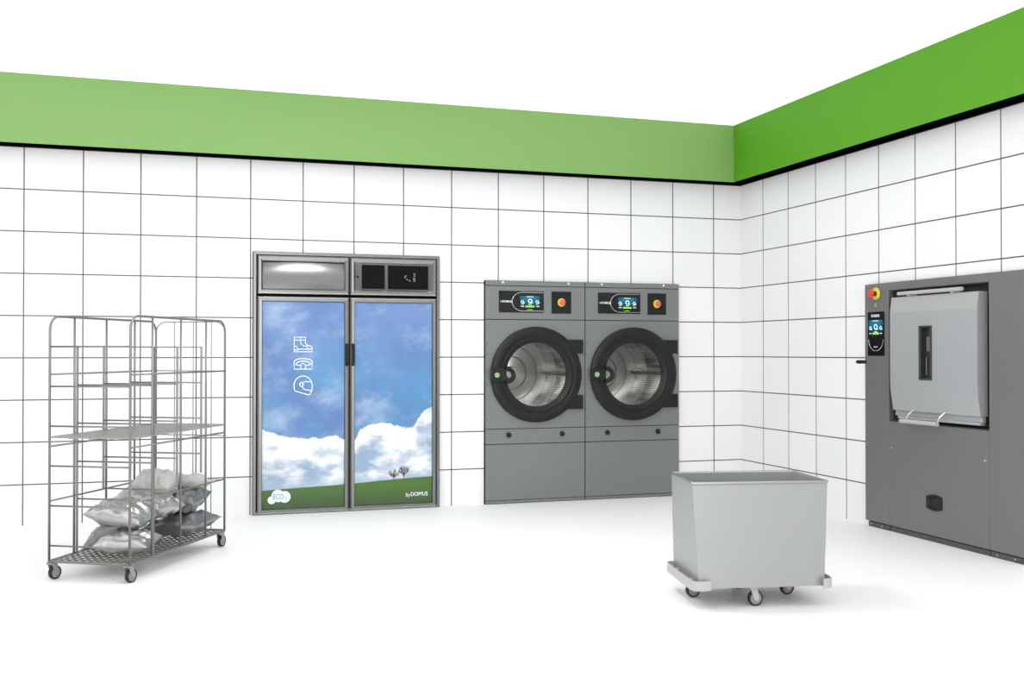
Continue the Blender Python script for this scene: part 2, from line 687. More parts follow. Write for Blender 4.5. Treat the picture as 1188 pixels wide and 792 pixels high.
# boots icon
bm = B()
bx0, bx1, bz0, bz1 = IX - 0.068, IX + 0.068, 1.232, 1.343
stroke(bm, [(bx0, bz0), (bx1, bz0), (bx1, bz0 + 0.03), (bx1 - 0.012, bz0 + 0.044), (bx0 + 0.094, bz0 + 0.052), (bx0 + 0.086, bz0 + 0.062), (bx0 + 0.086, bz1), (bx0, bz1)], W_, closed=True)
stroke(bm, [(bx0, bz1 - 0.022), (bx0 + 0.086, bz1 - 0.022)], W_ * 0.8)
stroke(bm, [(bx0 + 0.048, bz1), (bx0 + 0.05, bz0 + 0.062), (bx0 + 0.066, bz0 + 0.046), (bx0 + 0.1, bz0 + 0.04), (bx1 - 0.036, bz0 + 0.03), (bx1 - 0.034, bz0 + 0.02)], W_ * 0.8)
stroke(bm, [(bx0, bz0 + 0.014), (bx0 + 0.03, bz0 + 0.014), (bx0 + 0.04, bz0 + 0.02), (bx1, bz0 + 0.02)], W_)
stroke(bm, [(bx0, bz0 + 0.045), (bx0 + 0.02, bz0 + 0.038), (bx0 + 0.03, bz0 + 0.02)], W_ * 0.8)
o = finish('boots_icon', bm, M['white_print'], dl)
# steering-wheel-like cap icon
bm = B()
z0, z1 = 1.099, 1.178
arc = [(IX + 0.068 * cos(a) * 1.0, z1 - 0.022 + 0.024 * sin(a)) for a in [pi * k / 14 for k in range(15)]]
stroke(bm, [(IX - 0.068, z0), (IX + 0.068, z0)] + arc, W_, closed=True)
arc2 = [(IX + 0.056 * cos(a), 1.134 + 0.026 * sin(a)) for a in [pi * k / 12 for k in range(13)]]
stroke(bm, arc2, W_)
stroke(bm, [(IX + 0.056, 1.134), (IX + 0.02, 1.126), (IX + 0.014, z0)], W_)
stroke(bm, [(IX - 0.056, 1.134), (IX - 0.02, 1.126), (IX - 0.014, z0)], W_)
stroke(bm, [(IX - 0.02, 1.128), (IX, 1.146), (IX + 0.02, 1.128)], W_ * 0.8)
finish('wheel_icon', bm, M['white_print'], dl)
# helmet icon
bm = B()
cz = 0.975
pts = [(IX + 0.068 * cos(a), cz + 0.072 * sin(a)) for a in [radians(20 + k * 9) for k in range(19)]]
pts += [(IX - 0.066, cz - 0.03), (IX - 0.06, cz - 0.042), (IX + 0.04, cz - 0.072), (IX + 0.052, cz - 0.068), (IX + 0.066, cz - 0.036), (IX + 0.070, cz)]
stroke(bm, pts, W_, closed=True)
stroke(bm, [(IX + 0.064, cz + 0.026), (IX + 0.02, cz + 0.03), (IX - 0.006, cz + 0.022), (IX - 0.002, cz - 0.02), (IX + 0.012, cz - 0.032), (IX + 0.062, cz - 0.04)], W_)
stroke(bm, [(IX - 0.012 + 0.014 * cos(a), cz + 0.008 + 0.016 * sin(a)) for a in [2 * pi * k / 14 for k in range(14)]], W_, closed=True)
finish('helmet_icon', bm, M['white_print'], dl)
# cloud emblem with text
bm = B()
CX = -3.968 + 3.441
disc(bm, CX - 0.055, 0.110, 0.030, -0.0100, -0.009)
disc(bm, CX - 0.010, 0.142, 0.046, -0.0103, -0.009)
disc(bm, CX + 0.042, 0.131, 0.044, -0.0106, -0.009)
disc(bm, CX - 0.004, 0.115, 0.022, -0.0108, -0.009)
o = finish('cloud_emblem', bm, M['white_print'], dl)
text_mesh('emblem_lettering', 'ECO', 0.054, CX - 0.006, -0.0114, 0.133, M['blue_print'], dl, sx=0.78, bold=0.0005)
text_mesh('emblem_lettering', '3', 0.036, CX + 0.049, -0.0114, 0.116, M['blue_print'], dl, sx=0.9)
# maker's line
text_mesh('maker_lettering', 'by', 0.046, 0.464, -0.0098, 0.108, M['white_print'], dr, sx=0.8, shear=0.1)
text_mesh('maker_lettering', 'DOMUS', 0.043, 0.556, -0.0098, 0.110, M['white_print'], dr, sx=0.92, bold=0.0004)
# two bare trees of the print
bm = B()
random.seed(11)


for tx, tz, rr, hh in ((0.353, 0.228, 0.050, 0.058), (0.432, 0.238, 0.044, 0.066)):
    stroke(bm, [(tx, tz), (tx + 0.001, tz + 0.03)], 0.0065, y=-0.0094, d=0.0004)
    for k in range(150):
        a_ = random.uniform(0, 2 * pi)
        q_ = math.sqrt(random.random())
        ex, ez = tx + rr * q_ * cos(a_), tz + hh + 0.034 * q_ * sin(a_)
        if ez < tz + 0.022:
            continue
        l_ = random.uniform(0.008, 0.02)
        dx_, dz_ = ex - tx, ez - tz - 0.02
        dl_ = math.hypot(dx_, dz_) + 1e-6
        stroke(bm, [(ex - dx_ / dl_ * l_, ez - dz_ / dl_ * l_), (ex, ez)], 0.0016, y=-0.0094, d=0.0004)
    for a_ in (0.5, 0.9, 1.3, 1.7, 2.1, 2.6):
        stroke(bm, [(tx, tz + 0.024), (tx + 0.8 * rr * cos(a_), tz + 0.026 + 0.05 * sin(a_))], 0.0026, y=-0.0094, d=0.0004)
finish('tree_motif', bm, M['trunk'], dr)


# ------------------------------------------------------------------ tumble dryers
def holed_panel(bm, x0, x1, z0, z1, cx, cz, r, y0, y1, seg=72):
    angs = [2 * pi * k / seg for k in range(seg)]
    for px, pz in ((x0, z0), (x1, z0), (x1, z1), (x0, z1)):
        angs.append(math.atan2(pz - cz, px - cx) % (2 * pi))
    angs = sorted(set(round(a, 9) for a in angs))
    inner, outer, innb = [], [], []
    for a in angs:
        c, s = cos(a), sin(a)
        ts = []
        if c > 1e-9: ts.append((x1 - cx) / c)
        if c < -1e-9: ts.append((x0 - cx) / c)
        if s > 1e-9: ts.append((z1 - cz) / s)
        if s < -1e-9: ts.append((z0 - cz) / s)
        t = min(ts)
        inner.append(bm.verts.new((cx + r * c, y0, cz + r * s)))
        innb.append(bm.verts.new((cx + r * c, y1, cz + r * s)))
        outer.append(bm.verts.new((cx + t * c, y0, cz + t * s)))
    n = len(angs)
    ob = [bm.verts.new((v.co.x, y1, v.co.z)) for v in outer]
    for i in range(n):
        j = (i + 1) % n
        bm.faces.new((inner[i], inner[j], outer[j], outer[i]))
        bm.faces.new((inner[i], innb[i], innb[j], inner[j]))
        bm.faces.new((outer[i], outer[j], ob[j], ob[i]))


CZ, RR = 1.046, 0.385


def make_dryer(hw):
    root = empty('tumble_dryer', (0, 0, 0))
    bm = B()
    box(bm, -hw, hw, 0.012, 0.03, 0.0, 0.6)
    box(bm, -hw, hw, 0.012, 0.03, 1.49, 1.808)
    box(bm, -hw, -hw + 0.015, 0.012, 0.85, 0.0, 1.808)
    box(bm, hw - 0.015, hw, 0.012, 0.85, 0.0, 1.808)
    box(bm, -hw + 0.015, hw - 0.015, 0.03, 0.85, 1.79, 1.808)
    box(bm, -hw + 0.015, hw - 0.015, 0.83, 0.85, 0.0, 1.79)
    finish('casing', bm, M['gap'], root)
    g = 0.0025
    bm = B()
    box(bm, -hw + g, hw - g, -0.006, 0.012, 1.770, 1.808)
    p = finish('top_cap', bm, M['panel'], root, bevel=0.002)
    for sx in (-0.284, 0.284):
        bm = B()
        lathe_y(bm, [(0, -0.012), (0.007, -0.0115), (0.009, -0.006)], sx, 1.795, 20)
        finish('screw', bm, M['screw'], p)
    bm = B()
    box(bm, -hw + g, hw - g, -0.002, 0.012, 1.496, 1.766)
    cp = finish('control_panel', bm, M['panel'], root, bevel=0.002)
    # display plate
    bm = B()
    box(bm, -0.318, 0.068, -0.006, -0.002, 1.551, 1.727)
    dp = finish('display_plate', bm, M['black_gloss'], root, bevel=0.001)
    bm = B()
    pts = []
    for k in range(25):
        a = pi / 2 + pi * k / 24
        pts.append((-0.118 + 0.088 * cos(a), -0.006, 1.640 + 0.076 * sin(a)))
    pts = [(0.064, -0.006, 1.716), (0.0, -0.006, 1.716)] + pts + [(0.0, -0.006, 1.564), (0.064, -0.006, 1.564)]
    tube(bm, pts, 0.0022, 8)
    finish('display_bezel', bm, M['chrome'], dp, smooth=True)
    bm = B()
    box(bm, -0.138, 0.034, -0.0075, -0.006, 1.585, 1.688)
    sc = finish('screen', bm, M['screen'], dp)
    for cx_, r_ in ((-0.118, .013), (-0.052, .018), (0.010, .013)):
        zc = 1.640 + (0.006 if r_ > .015 else 0)
        bm = B()
        lathe_y(bm, [(r_, -0.0080), (r_ * .62, -0.0080), (r_ * .62, -0.0075), (r_, -0.0075)], cx_, zc, 20, close=True)
        box(bm, cx_ + .002, cx_ + r_ + 0.006, -0.0082, -0.0075, zc - r_ + 0.001, zc - r_ + 0.008)
        finish('screen_gauge', bm, M['scr_white'], dp)
    for xa, xb, za, zb in ((-0.128, -0.104, 1.617, 1.620), (-0.068, -0.036, 1.616, 1.620), (-0.002, 0.022, 1.617, 1.620),
                           (-0.132, -0.104, 1.600, 1.605), (0.002, 0.028, 1.600, 1.605), (-0.080, -0.024, 1.679, 1.683)):
        bm = B()
        box(bm, xa, xb, -0.0080, -0.0075, za, zb)
        finish('screen_line', bm, M['scr_white'], dp)
    for xa, xb, za, zb, yb in ((-0.092, -0.014, 1.595, 1.608, -0.0075), (-0.078, -0.030, 1.573, 1.577, -0.006)):
        bm = B()
        box(bm, xa, xb, -0.0082, yb, za, zb)
        finish('screen_key', bm, M['scr_green'], dp)
    bm = B()
    box(bm, -0.305, -0.295, -0.0072, -0.006, 1.634, 1.646)
    e = finish('maker_emblem', bm, M['green_dot'], dp)
    text_mesh('maker_lettering', 'DOMUS', 0.024, -0.250, -0.0066, 1.640, M['white_print'], dp, sx=0.98, bold=0.0004)
    # emergency stop
    bm = B()
    box(bm, 0.136, 0.308, -0.006, -0.002, 1.546, 1.728)
    ep = finish('stop_plate', bm, mat('matt_black_plate', rgb(20, 20, 21), 0.45, spec=0.3), root, bevel=0.001)
    bm = B()
    lathe_y(bm, [(0, -0.011), (0.032, -0.011), (0.034, -0.009), (0.034, -0.006)], 0.222, 1.638, 32)
    sb = finish('stop_button', bm, M['yellow'], ep, smooth=True)
    bm = B()
    lathe_y(bm, [(0, -0.038), (0.016, -0.038), (0.023, -0.034), (0.024, -0.028), (0.017, -0.022), (0.014, -0.011)], 0.224, 1.638, 32)
    finish('button_cap', bm, M['coral'], ep, smooth=True)
    # middle front panel with round opening
    bm = B()
    holed_panel(bm, -hw + g, hw - g, 0.609, 1.491, 0.0, CZ, 0.33, -0.002, 0.03)
    fp = finish('front_panel', bm, M['panel'], root)
    for sx in (-hw + 0.016, hw - 0.014):
        for zz in (1.30, 0.96, 0.68, 1.21):
            bm = B()
            disc(bm, sx, zz, 0.004, -0.004, -0.002, 12)
            finish('rivet', bm, M['gap'], fp)
    # drum
    bm = B()
    lathe_y(bm, [(0.30, 0.028), (0.335, 0.06), (0.340, 0.10), (0.340, 0.42), (0.334, 0.43), (0.334, 0.45), (0.340, 0.46), (0.340, 0.70)], 0, CZ, 72)
    dm = finish('drum', bm, M['drum_perf'], root, smooth='all')
    bm = B()
    lathe_y(bm, [(0, 0.66), (0.05, 0.66), (0.06, 0.69), (0.14, 0.70), (0.15, 0.685), (0.24, 0.69), (0.25, 0.70), (0.338, 0.70)], 0, CZ, 72)
    finish('drum_back', bm, M['drum'], dm, smooth=True)
    for a0 in (radians(2), radians(122), radians(242)):
        bm = B()
        prof = [(-0.10, 0.339), (-0.03, 0.315), (0.0, 0.275), (0.03, 0.315), (0.10, 0.339)]
        r1 = [bm.verts.new((r * cos(a0 + da), 0.08, CZ + r * sin(a0 + da))) for da, r in prof]
        r2 = [bm.verts.new((r * cos(a0 + da), 0.69, CZ + r * sin(a0 + da))) for da, r in prof]
        for i in range(4):
            bm.faces.new((r1[i], r1[i + 1], r2[i + 1], r2[i]))
        bm.faces.new(r1)
        bm.faces.new(r2[::-1])
        finish('drum_lifter', bm, M['drum'], dm)
    # door
    bm = B()
    lathe_y(bm, [(0.300, 0.0), (RR, 0.0), (RR + 0.006, -0.010), (RR + 0.004, -0.036), (RR - 0.012, -0.046), (0.325, -0.050), (0.318, -0.046), (0.310, -0.046),
                 (0.304, -0.052), (0.296, -0.052), (0.286, -0.044), (0.276, -0.040), (0.262, -0.028), (0.260, 0.0)], 0, CZ, 96, close=True)
    d = finish('door', bm, M['black'], root, smooth=True)
    bm = B()
    lathe_y(bm, [(0, -0.012), (0.08, -0.0125), (0.18, -0.015), (0.262, -0.02)], 0, CZ, 64)
    finish('door_glass', bm, M['glass'], d, smooth='all')
    for zc in (1.274, 0.816):
        bm = B()
        for (xa, xb, xc) in ((0.20, 0.402, 0),):
            prof = [(0.285, zc - 0.057), (0.402, zc - 0.057), (0.402, zc + 0.057), (0.285, zc + 0.057)]
            # the plate leaves the ring and tapers into it
            if zc > CZ:
                prof = [(0.300, zc - 0.057), (0.402, zc - 0.057), (0.402, zc + 0.057), (0.245, zc + 0.057), (0.215, zc + 0.085), (0.200, zc + 0.02)]
            else:
                prof = [(0.300, zc + 0.057), (0.200, zc - 0.02), (0.215, zc - 0.085), (0.245, zc - 0.057), (0.402, zc - 0.057), (0.402, zc + 0.057)]
            f1 = [bm.verts.new((x, -0.036, z)) for x, z in prof]
            f2 = [bm.verts.new((x, -0.002, z)) for x, z in prof]
            bm.faces.new(f1)
            bm.faces.new(f2[::-1])
            for i in range(len(prof)):
                j = (i + 1) % len(prof)
                bm.faces.new((f1[i], f2[i], f2[j], f1[j]))
        finish('hinge', bm, M['black'], d)
    # handle lug and hook on the left
    bm = B()
    box(bm, -0.394, -0.268, -0.062, -0.03, CZ - 0.054, CZ + 0.054)
    lg = finish('door_handle', bm, M['black'], root, bevel=0.006)
    bm = B()
    n = 15
    pts = [(-0.268 + 0.058 * cos(a), -0.058, CZ - 0.004 + 0.052 * sin(a)) for a in [radians(-100 + 200 * k / (n - 1)) for k in range(n)]]
    tube(bm, pts, [0.019] * n, 12)
    finish('grip_hook', bm, M['black'], lg, smooth=True)
    bm = B()
    disc(bm, -0.350, CZ - 0.002, 0.021, -0.065, -0.062, 28)
    finish('handle_emblem', bm, M['pale_green'], lg)
    # lint drawer strip and bottom panel
    bm = B()
    box(bm, -hw + g, hw - g, -0.002, 0.012, 0.485, 0.604)
    ls = finish('filter_drawer', bm, M['panel'], root, bevel=0.002)
    for sx in (-0.232, 0.230):
        bm = B()
        lathe_y(bm, [(0, -0.022), (0.014, -0.022), (0.019, -0.016), (0.022, -0.002)], sx, 0.556, 24)
        box(bm, sx - 0.004, sx + 0.004, -0.034, -0.018, 0.538, 0.576)
        finish('latch_knob', bm, M['rubber'], ls, smooth=True)
    bm = B()
    box(bm, -hw + g, hw - g, -0.002, 0.012, 0.030, 0.480)
    finish('lower_panel', bm, M['panel'], root, bevel=0.002)
    bm = B()
    box(bm, -hw + g, hw - g, 0.0, 0.012, 0.004, 0.026)
    finish('plinth', bm, M['panel'], root, bevel=0.002)
    return root


def copy_tree(o, parent=None):
    c = o.copy()
    COL.objects.link(c)
    c.parent = parent
    for ch in list(o.children):
        copy_tree(ch, c)
    return c


HW = 0.4315
dry1 = make_dryer(HW)
dry1.location = (-1.909, -0.03, 0)
dry2 = copy_tree(dry1)
dry2.location = (-1.909 + 2 * HW + 0.002, -0.03, 0)
tag(dry1, 'grey tumble dryer beside the printed cabinet, left of the pair, round black door', 'tumble dryer', 'tumble dryers set in the back wall')
tag(dry2, 'grey tumble dryer nearer the room corner, right of the pair, partly behind the trolley bin', 'tumble dryer', 'tumble dryers set in the back wall')
# small light added inside each drum to brighten the steel
for rx in (-1.909, -1.909 + 2 * HW + 0.002):
    a_ = area('drum_fill', (rx, 0.10, CZ + 0.25), (radians(25), 0, 0), 0.10, 0.06, 2.2, (1.0, 0.99, 0.97))

# ------------------------------------------------------------------ barrier washer on the right wall
ws = empty('washing_machine', (-0.03, -2.525, 0), -pi / 2)
tag(ws, 'large dark grey barrier washing machine with pale square loading door, set in right wall', 'washing machine')
WH = 0.735
bm = B()
box(bm, -WH, -WH + 0.02, 0.012, 0.9, 0.035, 1.708)
box(bm, WH - 0.02, WH, 0.012, 0.9, 0.035, 1.708)
box(bm, -WH + 0.02, WH - 0.02, 0.012, 0.9, 1.69, 1.708)
box(bm, -WH + 0.02, WH - 0.02, 0.88, 0.9, 0.035, 1.69)
finish('casing', bm, M['panel_dark'], ws)
g = 0.002
OX0, OX1, OZ0, OZ1 = -0.473, 0.457, 0.755, 1.655
bm = B()
box(bm, -WH, OX0, -0.004, 0.03, 0.04, 1.708)
finish('left_panel', bm, M['panel_dark'], ws, bevel=0.003)
bm = B()
box(bm, OX1 + g, WH, -0.004, 0.03, 0.04, 1.708)
finish('right_panel', bm, M['panel_dark'], ws, bevel=0.003)
bm = B()
box(bm, OX0 + 0.0005, OX1 + g, -0.0035, 0.03, OZ1, 1.708)
finish('top_panel', bm, M['panel_dark'], ws)
bm = B()
box(bm, OX0 + g, OX1, -0.004, 0.012, 0.04, OZ0)
lp = finish('lower_panel', bm, M['panel_dark'], ws, bevel=0.002)
for kx, kz in ((-0.452, 0.573), (0.428, 0.573)):
    bm = B()
    lathe_y(bm, [(0, -0.006), (0.003, -0.006), (0.0035, -0.010), (0.009, -0.010), (0.011, -0.004)], kx, kz, 20)
    finish('panel_lock', bm, M['chrome'], lp)
# recessed pull
bm = B()
hx0, hx1, hz0, hz1 = -0.094, 0.052, 0.206, 0.306
prof = [(hx0, hz0 + 0.012), (hx0 + 0.03, hz0 + 0.002), ((hx0 + hx1) / 2, hz0 - 0.004), (hx1 - 0.03, hz0 + 0.002), (hx1, hz0 + 0.012),
        (hx1, hz1 - 0.010), (hx1 - 0.03, hz1 - 0.002), ((hx0 + hx1) / 2, hz1 + 0.004), (hx0 + 0.03, hz1 - 0.002), (hx0, hz1 - 0.010)]


def loop(y, k, mid=((hx0 + hx1) / 2, (hz0 + hz1) / 2)):
    return [bm.verts.new((mid[0] + (x - mid[0]) * k, y, mid[1] + (z - mid[1]) * k)) for x, z in prof]


ls_ = [loop(-0.004, 1.0), loop(-0.012, 0.98), loop(-0.012, 0.74), loop(-0.0045, 0.66)]
for a, b in zip(ls_, ls_[1:]):
    for i in range(len(a)):
        j = (i + 1) % len(a)
        bm.faces.new((a[i], a[j], b[j], b[i]))
bm.faces.new(ls_[-1])
finish('pull_handle', bm, M['black'], lp)
bm = B()
box(bm, -WH + 0.03, OX0, 0.0, 0.03, 0.0, 0.034)
box(bm, OX0 + 0.01, OX1, 0.002, 0.03, 0.0, 0.034)
box(bm, OX1 + 0.008, WH - 0.02, 0.0, 0.03, 0.0, 0.034)
pl = finish('plinth', bm, mat('plinth_grey', rgb(74, 74, 75), 0.5), ws, bevel=0.002)
for sx in (-0.67, -0.55, 0.52, 0.66):
    bm = B()
    lathe_y(bm, [(0, -0.005), (0.005, -0.005), (0.006, 0.0)], sx, 0.020, 14)
    finish('plinth_screw', bm, M['chrome'], pl)
# recess behind the door
bm = B()
box(bm, OX0 + 0.006, OX1 - 0.004, 0.11, 0.12, OZ0, OZ1)
box(bm, OX0 + 0.001, OX0 + 0.006, 0.028, 0.12, OZ0, OZ1)
box(bm, OX1 - 0.004, OX1 - 0.001, 0.03, 0.12, OZ0, OZ1)
box(bm, OX0 + 0.006, OX1 - 0.004, 0.03, 0.11, OZ1 - 0.006, OZ1 - 0.001)
box(bm, OX0 + 0.006, OX1 - 0.004, 0.012, 0.11, OZ0 + 0.001, OZ0 + 0.006)
finish('door_recess', bm, mat('recess_grey', rgb(72, 73, 74), 0.5), ws)
# loading door: folded sheet, leaning facets at head and foot
bm = B()
DX0, DX1 = -0.402, 0.412
WX0, WX1, WZ0, WZ1 = -0.112 + 0.004, 0.012, 1.048, 1.401
prof = [(0.030, 0.838), (-0.024, 0.838), (-0.044, 0.965), (-0.048, 1.048), (-0.048, 1.401), (-0.048, 1.497), (-0.034, 1.600), (0.030, 1.600)]
xs = [DX0, WX0, WX1, DX1]
rows = [[bm.verts.new((x, y, z)) for x in xs] for y, z in prof]
for i in range(len(rows) - 1):
    for k in range(3):
        if i == 3 and k == 1:
            continue
        bm.faces.new((rows[i][k], rows[i][k + 1], rows[i + 1][k + 1], rows[i + 1][k]))
for k in (0, 3):
    bm.faces.new([r[k] for r in rows])
bm.faces.new((rows[0][0], rows[0][3], rows[-1][3], rows[-1][0]))
wd = finish('loading_door', bm, M['door_light'], ws)
bm = B()
frame_sweep(bm, WX0, WX1, WZ0, WZ1, [(0.0, -0.046), (0.0, -0.054), (0.003, -0.056), (0.010, -0.056), (0.014, -0.050), (0.016, -0.012)])
box(bm, WX0 + 0.012, WX1 - 0.012, -0.014, -0.010, WZ0 + 0.012, WZ1 - 0.012)
wf = finish('window_frame', bm, mat('slot_dark', rgb(48, 48, 49), 0.5), wd)
bm = B()
tube(bm, [(-0.070, -0.020, 1.08), (-0.070, -0.022, 1.18), (-0.055, -0.030, 1.20), (-0.040, -0.036, 1.205)], 0.004, 8)
box(bm, -0.060, -0.030, -0.030, -0.016, 1.235, 1.330)
finish('latch', bm, M['steel'], wd, smooth=True)
bm = B()
box(bm, DX0 - 0.006, DX1 - 0.012, 0.0, 0.028, 0.800, 0.836)
box(bm, DX0 + 0.03, DX1 - 0.018, -0.010, 0.028, 0.782, 0.800)
finish('door_foot_rail', bm, M['door_light'], wd, bevel=0.002)
# handles
bm = B()
tube(bm, [(-0.318, -0.045, 1.622), (0.284, -0.045, 1.622)], 0.0125, 16)
for x in (-0.22, 0.19):
    box(bm, x - 0.012, x + 0.012, -0.045, 0.02, 1.601, 1.612)
finish('top_handle', bm, M['bumper'], wd, smooth=True)
bm = B()
tube(bm, [(-0.262, -0.075, 0.772), (0.092, -0.075, 0.772)], 0.0145, 16)
hb = finish('bottom_handle', bm, M['bumper'], wd, smooth=True)
for x in (-0.215, 0.085):
    bm = B()
    tube(bm, [(x, -0.075, 0.772), (x + 0.01, -0.060, 0.815), (x + 0.03, -0.030, 0.850)], 0.0028, 8)
    finish('handle_bracket', bm, M['chrome'], wd, smooth=True)
# controls on the left panel
bm = B()
box(bm, -0.698, -0.516, -0.008, -0.004, 1.203, 1.512)
cu = finish('controller', bm, M['black_gloss'], ws, bevel=0.006, seg=3)
bm = B()
box(bm, -0.686, -0.528, -0.0095, -0.008, 1.346, 1.455)
sc = finish('screen', bm, M['screen'], cu)
for cx_, r_ in ((-0.664, .013), (-0.606, .020), (-0.552, .013)):
    zc = 1.398 + (0.008 if r_ > .015 else 0)
    bm = B()
    lathe_y(bm, [(r_, -0.0102), (r_ * .6, -0.0102), (r_ * .6, -0.0095), (r_, -0.0095)], cx_, zc, 20, close=True)
    box(bm, cx_, cx_ + r_ + .004, -0.0104, -0.0095, zc - r_, zc - r_ + .008)
    finish('screen_gauge', bm, M['scr_white'], cu)
for xa, xb, za, zb in ((-0.64, -0.575, 1.446, 1.450), (-0.62, -0.592, 1.371, 1.375), (-0.676, -0.652, 1.358, 1.363), (-0.560, -0.536, 1.358, 1.363)):
    bm = B()
    box(bm, xa, xb, -0.0102, -0.0095, za, zb)
    finish('screen_line', bm, M['scr_white'], cu)
bm = B()
box(bm, -0.640, -0.573, -0.0102, -0.0095, 1.353, 1.368)
finish('screen_key', bm, M['scr_green'], cu)
bm = B()
pts = [(-0.607 + 0.080 * cos(a), -0.008, 1.318 + 0.080 * sin(a)) for a in [pi + pi * k / 22 for k in range(23)]]
tube(bm, pts, 0.0022, 8)
finish('controller_bezel', bm, M['chrome'], cu, smooth=True)
text_mesh('maker_lettering', 'DOMUS', 0.026, -0.612, -0.0086, 1.483, M['white_print'], cu, bold=0.0005)
bm = B()
box(bm, -0.632, -0.588, -0.0088, -0.008, 1.262, 1.270)
finish('controller_key', bm, M['bumper'], cu)
bm = B()
lathe_y(bm, [(0, -0.012), (0.040, -0.012), (0.043, -0.009), (0.043, -0.004)], -0.608, 1.639, 32)
sb = finish('stop_button', bm, M['yellow'], ws, smooth=True)
bm = B()
lathe_y(bm, [(0, -0.058), (0.020, -0.058), (0.029, -0.052), (0.030, -0.044), (0.022, -0.036)], -0.608, 1.639, 32)
finish('button_cap', bm, M['red'], sb, smooth=True)
bm = B()
lathe_y(bm, [(0.022, -0.037), (0.016, -0.030), (0.016, -0.012)], -0.608, 1.639, 24)
finish('button_stem', bm, M['rubber'], sb)
bm = B()
for a in (0, 2.09, 4.19):
    cx_, cz_ = -0.615 + 0.006 * cos(a + pi / 2), 1.560 + 0.008 * sin(a + pi / 2)
    disc(bm, cx_, cz_, 0.0065, -0.0048, -0.004, 12)
finish('green_mark', bm, M['green_dot'], ws)
bm = B()
tube(bm, [(-0.728, -0.004, 1.160), (-0.728, -0.060, 1.160), (-0.728, -0.078, 1.160)], [0.012, 0.014, 0.011], 14)
finish('lever', bm, M['rubber'], ws, smooth=True)


# ------------------------------------------------------------------ casters
def caster(parent, x, y, ztop, rz, r=0.038, fork=M['rubber_grey']):
    """swivel caster: plate and fork as the part, tyre and hub as its children"""
    def T(p):
        c, s = cos(rz), sin(rz)
        return (x + p[0] * c - p[1] * s, y + p[0] * s + p[1] * c, p[2])
    off = 0.018
    bm = B()
    for sy in (-1, 1):
        prof = [(-0.016, ztop - 0.010), (0.020, ztop - 0.010), (off + 0.014, r), (off + 0.004, r - 0.014), (off - 0.012, r - 0.006)]
        f1 = [bm.verts.new(T((px, sy * 0.015, pz))) for px, pz in prof]
        f2 = [bm.verts.new(T((px, sy * 0.018, pz))) for px, pz in prof]
        bm.faces.new(f1)
        bm.faces.new(f2[::-1])
        for i in range(5):
            j = (i + 1) % 5
            bm.faces.new((f1[i], f1[j], f2[j], f2[i]))
    v0 = [T((sx * 0.022, sy * 0.020, zz)) for zz in (ztop - 0.010, ztop - 0.001) for sx, sy in ((-1, -1), (1, -1), (1, 1), (-1, 1))]
    vs = [bm.verts.new(p) for p in v0]
    for f in ((0, 1, 2, 3), (4, 5, 6, 7), (0, 1, 5, 4), (1, 2, 6, 5), (2, 3, 7, 6), (3, 0, 4, 7)):
        bm.faces.new([vs[i] for i in f])
    c = finish('caster', bm, fork, parent)

    def wheel(name, prof, m):
        bm = B()
        seg = 32
        rings = []
        for rad, yy in prof:
            rings.append([bm.verts.new(T((off + rad * cos(2 * pi * k / seg), yy, r + rad * sin(2 * pi * k / seg)))) for k in range(seg)])
        for i in range(len(rings)):
            p, q = rings[i], rings[(i + 1) % len(rings)]
            for k in range(seg):
                bm.faces.new((p[k], p[(k + 1) % seg], q[(k + 1) % seg], q[k]))
        finish(name, bm, m, c, smooth=True)
    wheel('tyre', [(r * .80, -0.011), (r * .96, -0.011), (r, -0.006), (r, 0.006), (r * .96, 0.011), (r * .80, 0.011)], M['rubber'])
    wheel('hub', [(0.003, -0.013), (r * .5, -0.013), (r * .80, -0.009), (r * .80, 0.009), (r * .5, 0.013), (0.003, 0.013)], M['rubber_grey'])
    return c


# ------------------------------------------------------------------ cage trolley
u = Vector((0.878, -0.479, 0)).normalized()
ang = math.atan2(u.y, u.x)
CL = Vector((-5.354, -1.968, 0))
cage = empty('cage_trolley', CL, ang)
tag(cage, 'wire cage trolley on casters with mid shelf, holding grey laundry bags', 'trolley')
CW, CD = 0.478, 1.09
Z0, ZM, ZT = 0.100, 0.770, 1.425
RT = 0.0070


def arch_y(x, y0, y1, z0, z1, rad, n=8):
    pts = [(x, y0, z0)]
    for k in range(n + 1):
        a = pi - (pi / 2) * k / n
        pts.append((x, y0 + rad + rad * cos(a), z1 - rad + rad * sin(a)))
    for k in range(n + 1):
        a = pi / 2 - (pi / 2) * k / n
        pts.append((x, y1 - rad + rad * cos(a), z1 - rad + rad * sin(a)))
    pts.append((x, y1, z0))
    return pts


for x in (0.0, CW):
    bm = B()
    tube(bm, arch_y(x, 0, CD, Z0 - 0.004, ZT, 0.075), RT, 10)
    sf = finish('side_frame', bm, M['wire'], cage, smooth='all')
    for vv in (0.222, 0.535, 0.840):
        bm = B()
        tube(bm, [(x, vv, Z0), (x, vv, ZT)], 0.0065, 8)
        finish('upright', bm, M['wire'], sf, smooth='all')
    for z in (1.11, 0.72, 0.425):
        bm = B()
        tube(bm, [(x, 0, z), (x, CD, z)], 0.0050, 8)
        finish('rail', bm, M['wire'], sf, smooth='all')
